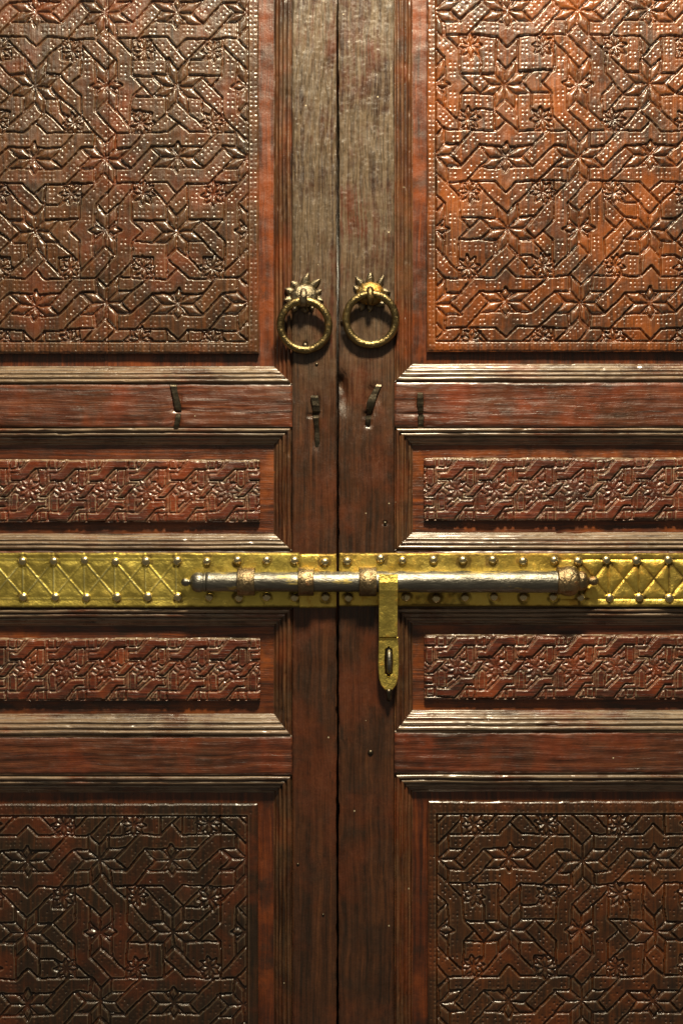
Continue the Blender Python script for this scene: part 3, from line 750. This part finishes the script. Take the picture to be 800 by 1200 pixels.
STEP = 0.82
TOP = FIELD + 9.5
c = big_carving((-56, 303, -50, 413.5), (-45, 290.5, -38, 400), (207.5, 98.5), (83.7 / h_, 85.8 / h_), STEP, 101, 3.9, 1.1, 'rb', crack=[126])
emit_carving(*c, TOP, FIELD - 1, M['carve_l'], left, part_label='large upper panel carved with stars and dotted straps')
c = big_carving((500.5, 857, -50, 411.5), (511, 846, -38, 399.5), (593.5, 95.5), (84.3 / h_, 86.0 / h_), STEP, 202, 3.9, 1.1, 'lbt', crack=[])
emit_carving(*c, TOP, FIELD - 1, M['carve_r'], right, part_label='large upper panel carved with stars and dotted straps, more orange')
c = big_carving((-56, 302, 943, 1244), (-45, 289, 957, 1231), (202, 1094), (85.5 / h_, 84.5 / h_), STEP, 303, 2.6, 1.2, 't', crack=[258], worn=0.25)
emit_carving(*c, TOP, FIELD - 1, M['carve_falloff'], left, part_label='large lower panel, more worn, darkened for light falloff')
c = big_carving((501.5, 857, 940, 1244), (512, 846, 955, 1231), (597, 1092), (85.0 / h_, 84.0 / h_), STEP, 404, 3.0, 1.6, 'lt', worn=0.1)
emit_carving(*c, TOP, FIELD - 1, M['carve_falloff_r'], right, part_label='large lower panel, brown darkened for light falloff')
for (pan, sx, P, seed, par, lb) in (((-56, 304, 538, 612), 265.3, 46.6, 11, left, 'narrow upper carved panel'), ((-56, 304.5, 748, 822), 266, 47.0, 12, left, 'narrow lower carved panel'),
                                ((497, 857, 536, 610), 534, 46.6, 13, right, 'narrow upper carved panel'), ((497.5, 857, 744, 820.5), 534, 46.8, 14, right, 'narrow lower carved panel')):
    c = strip_carving(pan, sx, (pan[2] + pan[3]) / 2, P, STEP, seed, 3.2)
    emit_carving(*c, TOP, FIELD - 1, M['carve_s'], par, part_label=lb)

# ---------------------------------------------------------------- brass bands with rivets
def seg_d(X, Y, a, b):
    ax, ay = a; bx, by = b; dx, dy = bx - ax, by - ay
    t = np.clip(((X - ax) * dx + (Y - ay) * dy) / (dx * dx + dy * dy), 0, 1)
    return np.hypot(X - ax - t * dx, Y - ay - t * dy)
def band_h(top_r, bot_r, crumple, ridge, seed, fades):
    def f(X, Y):
        H = 2.6 + 0.55 * vn(X, Y, 48, seed + 7) + crumple * (0.8 * vn(X, Y, 26, seed) + 0.5 * vn(X, Y, 11, seed + 1))
        pil = np.full(X.shape, 9.0); rd = np.zeros(X.shape)
        for i in range(len(top_r)):
            for a, b, k in (((top_r[i], 657), (bot_r[i], 699.5), 1.0),) + ((((top_r[i], 657), (bot_r[i + 1], 699.5), 1.1), ((bot_r[i], 699.5), (top_r[i + 1], 657), 1.0)) if i + 1 < len(top_r) else ()):
                d = seg_d(X, Y, a, b); pil = np.minimum(pil, d / max(k, .8)); rd = np.maximum(rd, k * np.exp(-(d / 1.0) ** 2))
        for y in (655.5, 701.5):
            d = np.abs(Y - y); pil = np.minimum(pil, d); rd = np.maximum(rd, 0.6 * np.exp(-(d / 1.0) ** 2))
        fd = fades(X)
        H = H + fd * (ridge * rd + crumple * 2.4 * np.sqrt(np.clip(pil / 9, 0, 1)))
        return H
    return f
tl = [-115.5 + 35.8 * k for k in range(10)]; bl_ = [t + 0.6 for t in tl]
trr = [676 + 35.4 * k for k in range(8)]; brr = [t + 1.5 for t in trr]
RIV_L = [(x, 657.5) for x in (-8, 28, 64.5, 100, 136, 172, 208, 243.5, 279, 312, 345)] + [(x, 699.5) for x in (-8, 28, 65.5, 101.5, 137.5, 173.5, 209.5, 246, 280, 312, 345)]
RIV_M = [(380, 658), (381, 700)]
RIV_R = [(x, 657 - (2 if x == 446 else 0)) for x in (406.5, 446, 472, 508, 542.5, 576, 612, 648, 676.5, 710, 745, 782, 818)] + [(x, 700) for x in (408, 475, 510, 544.5, 578, 613, 648, 680, 712.5, 748, 783.5, 819)]
def band_wear_glint(rivs, y0, y1, lines, fade, bright):  # tarnish round rivets and edges, plus ridge highlights painted into the brass
    def f(X, Y):
        A = np.full(X.shape, 0.5)
        for rx, ry in rivs:
            r = np.hypot(X - rx, Y - ry); A -= 0.42 * np.exp(-((r - 6.5) / 2.6) ** 2) * (0.6 + 0.4 * vn(X, Y, 7, 3))
        A -= 0.40 * np.exp(-(np.minimum(Y - y0, y1 - Y) / 2.2) ** 2)
        A -= 0.22 * sst(0.15, 0.7, vn(X, Y, 34, 8))
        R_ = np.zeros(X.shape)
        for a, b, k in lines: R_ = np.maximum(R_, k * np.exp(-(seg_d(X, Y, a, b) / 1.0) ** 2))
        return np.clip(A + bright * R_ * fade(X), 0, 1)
    return f
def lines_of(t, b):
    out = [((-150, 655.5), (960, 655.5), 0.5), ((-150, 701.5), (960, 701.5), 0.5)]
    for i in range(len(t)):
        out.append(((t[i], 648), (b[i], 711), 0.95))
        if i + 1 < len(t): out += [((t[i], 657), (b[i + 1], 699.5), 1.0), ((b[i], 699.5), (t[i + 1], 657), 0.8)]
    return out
fl = lambda X: 1 - sst(215, 260, X); fr = lambda X: sst(640, 680, X)
plateL = sheet('brass_band', -147, 350.5, 647.5, 711.5, 0.9, band_h(tl, bl_, 0.55, 1.1, 41, fl), -0.2, M['brass_l'], left, edge=0.8, wear_glintf=band_wear_glint(RIV_L, 647.5, 711.5, lines_of(tl, bl_), fl, 0.5))
plateL2 = sheet('brass_band', 351, 394.0, 649, 712.5, 0.9, lambda X, Y: 2.8 + 0.7 * vn(X, Y, 17, 51) + 0.5 * sst(8, 0, np.abs(Y - 656)), -0.2, M['brass_r'], left, edge=0.8, wear_glintf=band_wear_glint(RIV_M, 649, 712.5, [], fl, 0))
plateR = sheet('brass_band', 397.4, 960, 648, 710.5, 0.9, band_h(trr, brr, 0.85, -0.9, 61, fr), -0.2, M['brass_r'], right, edge=0.8, wear_glintf=band_wear_glint(RIV_R, 648, 710.5, lines_of(trr, brr), fr, -0.3))
dm = dome_mesh('rivet', 5.6, 4.4); dm.materials.append(M['rivet']); dm.polygons.foreach_set('use_smooth', np.ones(len(dm.polygons), bool))
def rivet(x, y, par, sc=1.0, base=2.9):
    o = bpy.data.objects.new('rivet', dm); col.objects.link(o); o.parent = par
    o.location = W(x + rng.uniform(-.8, .8), y + rng.uniform(-1, 1), base); o.scale = (sc * rng.uniform(.92, 1.05),) * 3
for rl, pl in ((RIV_L, plateL), (RIV_M, plateL2), (RIV_R, plateR)):
    for x, y in rl: rivet(x, y, pl)

# ---------------------------------------------------------------- sliding bolt with hasp
bolt = empty('sliding_bolt', None, 'long round steel sliding bolt with hanging brass hasp across both leaves', 'bolt')
RD, RY = 15.0, 681.0
arc = lambda x0, x1, r0, r1, n=8, bulge=0.0: [(x0 + (x1 - x0) * k / n, r0 + (r1 - r0) * k / n + bulge * math.sin(math.pi * k / n)) for k in range(n + 1)]
lathe_x('rod', dense([(243, 10.6), (243.6, 11.4), (352, 11.8), (430, 12.3), (640, 12.9), (658, 12.9)], 3), RY, RD, M['rod'], bolt, wob=0.025, seed=3)
lathe_x('finial', [(213.5, 0.6), (214.2, 2.4), (216, 4.2), (218.5, 5.0), (221, 4.6), (223, 3.4), (224.2, 3.2), (225, 5.5), (226.2, 8.0), (228.5, 10.3), (231.5, 11.6), (235, 11.9), (238.5, 11.2), (239.6, 10.0), (240.4, 11.4), (242.6, 11.4), (243.4, 9.5)], RY + 0.5, RD, M['rod'], bolt, wob=0.02, seed=4)
lathe_x('end_cap', [(649.5, 11), (650, 15.5), (651.5, 16.4), (654, 15.8), (656, 16.6), (660, 17.5), (665, 17.6), (670, 16.4), (673, 14.4), (674.5, 12.0), (676, 11.6), (679, 11.8), (682.5, 10.6), (685, 8.0), (686.5, 5.0), (688, 4.2), (690, 5.0), (693, 5.6), (696, 4.8), (698, 2.6), (698.6, 0.6)], RY - 1, RD, M['iron'], bolt, wob=0.05, seed=5)
def guide(x, w, r):
    path = [(x, RY - r - 0.3, 0.5), (x, RY - r, RD * 0.5)]
    for k in range(0, 17):
        a = math.radians(-90 + 180 * k / 16); path.append((x, RY + r * math.sin(a), RD + r * math.cos(a)))
    path += [(x, RY + r, RD * 0.5), (x, RY + r + 0.3, 0.5)]
    o = sweep('guide_band', path, (1, 0, 0), w / 2, 1.7, M['iron'], bolt)
    o.data.polygons.foreach_set('use_smooth', np.ones(len(o.data.polygons), bool))
guide(289.5, 20, 14.6); guide(359, 18, 14.8); guide(430.5, 20, 15.4)
# hasp: strap hooked on the rod, and a slotted plate hinged below
sweep('hasp_strap', [(454, 672, 29.3), (454, 681, 31.0), (454, 690, 29.5), (454, 697, 26.5), (454, 708, 23.5), (454, 722, 21.0), (454, 734, 19.0), (454, 744.5, 17.5)], (1, 0, 0), 10.8, 1.5, M['hasp'], bolt)
def prism(name, outline, hole, d0, d1, mat, parent, slope=0.0, y_ref=0.0):
    bm = bmesh.new()
    loops = [outline] + ([hole] if hole else [])
    cx = sum(p[0] for p in outline) / len(outline); cy = sum(p[1] for p in outline) / len(outline)
    def ins(lp, k, hole_):
        out = []
        for (x, y) in lp:
            v = Vector((x - cx, y - cy)); ln = v.length; f = (ln - k) / ln if not hole_ else (ln + k) / ln
            out.append((cx + v.x * f, cy + v.y * f))
        return out
    dd = lambda y, d: d + slope * (y - y_ref)
    lay = []
    for d, k in ((d0, 0), (d1 - 0.9, 0), (d1, 1.1)):
        lay.append([[bm.verts.new(W(x, y, dd(y, d))) for x, y in ins(lp, k, hi > 0)] for hi, lp in enumerate(loops)])
    for a, b in zip(lay, lay[1:]):
        for la, lb in zip(a, b):
            for i in range(len(la)):
                j = (i + 1) % len(la); bm.faces.new((la[i], la[j], lb[j], lb[i]))
    for ly in (lay[0], lay[-1]):
        flat = [v for lp in ly for v in lp]
        for tri in tessellate_polygon([[v.co.copy() for v in lp] for lp in ly]):
            try: bm.faces.new([flat[i] for i in tri])
            except ValueError: pass
    bmesh.ops.recalc_face_normals(bm, faces=bm.faces[:])
    me = bpy.data.meshes.new(name); bm.to_mesh(me); bm.free()
    return link(name, me, mat, parent, smooth=False)
ol = [(443.2, 745.5), (454, 745.0), (465.3, 745.5), (466.4, 760), (466.6, 778), (465.6, 793), (463.4, 801), (459.5, 806.5), (455, 808.5), (450, 806.6), (446, 801.5), (443.6, 793), (442.6, 778), (442.8, 760)]
hl = [(450.6 + 0, 759.5), (454.8, 756.3), (458.9, 759.5), (459.5, 773), (458.9, 788), (454.8, 791.3), (450.6, 788), (450.0, 773)]
hp = prism('hasp_plate', ol, hl, 12.5, 16.5, M['hasp'], bolt, slope=-0.03, y_ref=745)
tube('hasp_tip', [(455, 806, 12.5), (455.3, 811, 12.2), (455.4, 816, 11.0), (455.2, 819.5, 8.5)], lambda t: 3.6 - 1.2 * t, M['nail'], bolt, seg=10)
tube('staple', [(455.2, 763, -3), (455.2, 761, 8)] + [(455.2, 773.5 - 12 * math.cos(math.radians(a)), 12 + 9 * math.sin(math.radians(a))) for a in range(0, 181, 15)] + [(455.2, 786, 8), (455.2, 785, -3)], 3.0, M['rod'], bolt, seg=10)

# ---------------------------------------------------------------- ring knockers
def knocker(cx, cy, ry, rr, label, ros_mat, seed, tilt):
    k = empty('door_knocker', None, label, 'knocker', 'ring knockers on the meeting stiles')
    R = random.Random(seed)
    # domed boss
    bm = bmesh.new(); rows, seg = 8, 28; vs = []
    for i in range(rows + 1):
        a = math.pi / 2 * i / rows
        vs.append([bm.verts.new(W(cx + 16.5 * math.cos(a) * math.cos(2 * math.pi * j / seg), cy + 14 * math.cos(a) * math.sin(2 * math.pi * j / seg), 2.2 + 9.5 * math.sin(a) ** 0.9)) for j in range(seg)])
    for i in range(rows):
        for j in range(seg): bm.faces.new((vs[i][j], vs[i][(j + 1) % seg], vs[i + 1][(j + 1) % seg], vs[i + 1][j]))
    bmesh.ops.remove_doubles(bm, verts=bm.verts, dist=1e-6); bmesh.ops.recalc_face_normals(bm, faces=bm.faces[:])
    me = bpy.data.meshes.new('boss'); bm.to_mesh(me); bm.free()
    boss = link('boss', me, ros_mat, k)
    n = 10
    for j in range(n):
        a = 2 * math.pi * (j + 0.5) / n + R.uniform(-.1, .1)
        ln = R.uniform(8, 13) * (1.15 if math.sin(a) < -0.3 else 0.8); w = R.uniform(4.0, 6.0); bend = R.uniform(-4, 4)
        ca, sa = math.cos(a), math.sin(a)
        bm = bmesh.new(); st = []
        for t, ww, dz in ((0, .75, 1.5), (.3, 1.0, 2.8), (.6, .85, 3.6), (.85, .45, 3.4), (1.0, .08, 2.6)):
            r = 12 + (ln + 3) * t; off = bend * t * t
            row = []
            for u, dd in ((-1, -1.2), (-.5, 0.5), (0, 1.4), (.5, 0.5), (1, -1.2)):
                uu = u * w * ww + off
                row.append(bm.verts.new(W(cx + r * ca - uu * sa, cy + r * sa * 0.92 + uu * ca, max(0.1, dz + dd))))
            st.append(row)
        for p, q in zip(st, st[1:]):
            for i in range(4): bm.faces.new((p[i], p[i + 1], q[i + 1], q[i]))
        # underside
        lo = [bm.verts.new(v.co + Vector((0, 1.2 * S, 0))) for row in st for v in row]
        for i in range(4):
            for m_ in range(4):
                b = i * 5 + m_; bm.faces.new((lo[b], lo[b + 5], lo[b + 6], lo[b + 1]))
        for i in range(4):
            for e in (0, 4):
                bm.faces.new((st[i][e], st[i + 1][e], lo[(i + 1) * 5 + e], lo[i * 5 + e]))
        bmesh.ops.recalc_face_normals(bm, faces=bm.faces[:])
        me = bpy.data.meshes.new('petal'); bm.to_mesh(me); bm.free(); link('petal', me, M['rosette'], k)
    # eye that carries the ring
    tube('eye', [(cx - 0.5, cy + 6, 6), (cx - 0.5, cy - 2, 12)] + [(cx - 0.5, cy + 4 - 7 * math.cos(math.radians(a)), 15 + 6.5 * math.sin(math.radians(a))) for a in range(0, 181, 20)] + [(cx - 0.5, cy + 10, 12), (cx - 0.5, cy + 9, 6)], lambda t: 4.2, M['rosette'] if ros_mat is M['rosette'] else M['ring'], k, seg=12, wob=0.08)
    # ring hanging from the eye, lower edge resting nearer the door
    pts = []
    for j in range(64):
        a = 2 * math.pi * j / 64
        x = cx + tilt + rr * math.sin(a) * 1.0; y = ry - rr * math.cos(a)
        x += -tilt * math.cos(a) * 0.5
        pts.append((x, y, 15.5 - 8.5 * (1 - math.cos(a)) / 2))
    tube('ring', pts, 4.5, M['ring'], k, seg=14, closed=True, wob=0.06)
    return k
knocker(356.5, 347, 382.5, 28.2, 'bronze ring knocker with grey flower plate on the left leaf', M['rosette'], 3, 0.5)
knocker(433.8, 344.5, 375.5, 29.0, 'bronze ring knocker with rusty golden flower plate on the right leaf', M['rosette_g'], 8, 0.3)

# ---------------------------------------------------------------- clinched nails and nail heads in the wood
def clinched(pts, w, par, seed=0):
    """bent-over nail: an uneven hammered shank lying on the wood"""
    P = []
    for a, b in zip(pts, pts[1:]):
        for k in range(3): P.append(tuple(a[i] + (b[i] - a[i]) * k / 3 + 0.12 * math.sin(seed + len(P) * 2.3 + i) for i in range(3)))
    P.append(pts[-1]); P = [(x, y, d - 0.9) for x, y, d in P]
    sweep('clinched_nail', P, (1, 0.04 * math.sin(seed * 3), 0), lambda t: (w(t) if callable(w) else w) * (1 + 0.10 * math.sin(11 * t + seed)), 1.5, M['nail'], par)
clinched([(203.2, 451, 0), (203.8, 453, 1.8), (206, 464, 1.6), (208.4, 475, 1.2), (209.6, 480.5, 0.2), (209.8, 482.5, -3)], lambda t: 3.9 - 0.6 * t, left, 1)
clinched([(209.4, 484, -3), (209.3, 486.5, 1.0), (208, 495, 1.2), (206.4, 502, 0.6), (205.8, 507, -3)], lambda t: 3.5 - 0.9 * t, left, 2)
clinched([(492, 459.5, -2), (492.2, 462.5, 1.2), (492, 473, 1.4), (492.6, 481, 0.6), (492.6, 484.0, -3)], lambda t: 3.6, right, 3)
clinched([(493, 486, -3), (493, 488.5, 1.2), (492.6, 497, 1.2), (493, 503, -3)], lambda t: 3.5, right, 4)
clinched([(368, 463, -3), (368.6, 466.5, 1.4), (370.2, 475, 1.4), (370.8, 481, 0.4), (370.6, 485, -4)], lambda t: 4.6 - 1.6 * abs(t - .5), left, 5)
clinched([(370, 487, -3), (370.2, 490, 0.6), (371.2, 502, -0.6), (371.6, 518, -1.2), (371.2, 526, -2.5)], lambda t: 3.6 - 1.4 * t, left, 6)
clinched([(446, 448, -2.5), (443, 453, 0.2), (438, 462, 0.6), (434.5, 471, 1.4), (433, 479, 0.2), (432.4, 484, -4)], lambda t: 2.2 + 2.2 * math.sin(3 * t), right, 7)
clinched([(431.5, 488, -3.5), (431.2, 491, 0.4), (431, 496, 0.0), (431, 500, -2.2)], lambda t: 3.6 - 1.4 * t, right, 8)
nm = dome_mesh('nail_head', 2.6, 1.6, 10, 3); nm.materials.append(M['nail']); nm.polygons.foreach_set('use_smooth', np.ones(len(nm.polygons), bool))
for x, y, par, sc in ((357.5, 405, left, 1.4), (434, 882, right, 1.3), (371, 427, left, .8), (436, 406, right, 1.2), (402, 377, right, 1.5), (451, 613, right, .9), (349, 1013, left, .7), (378.5, 1072, left, .6)):
    o = bpy.data.objects.new('nail_head', nm); col.objects.link(o); o.parent = par; o.location = W(x, y, 0.2); o.scale = (sc,) * 3
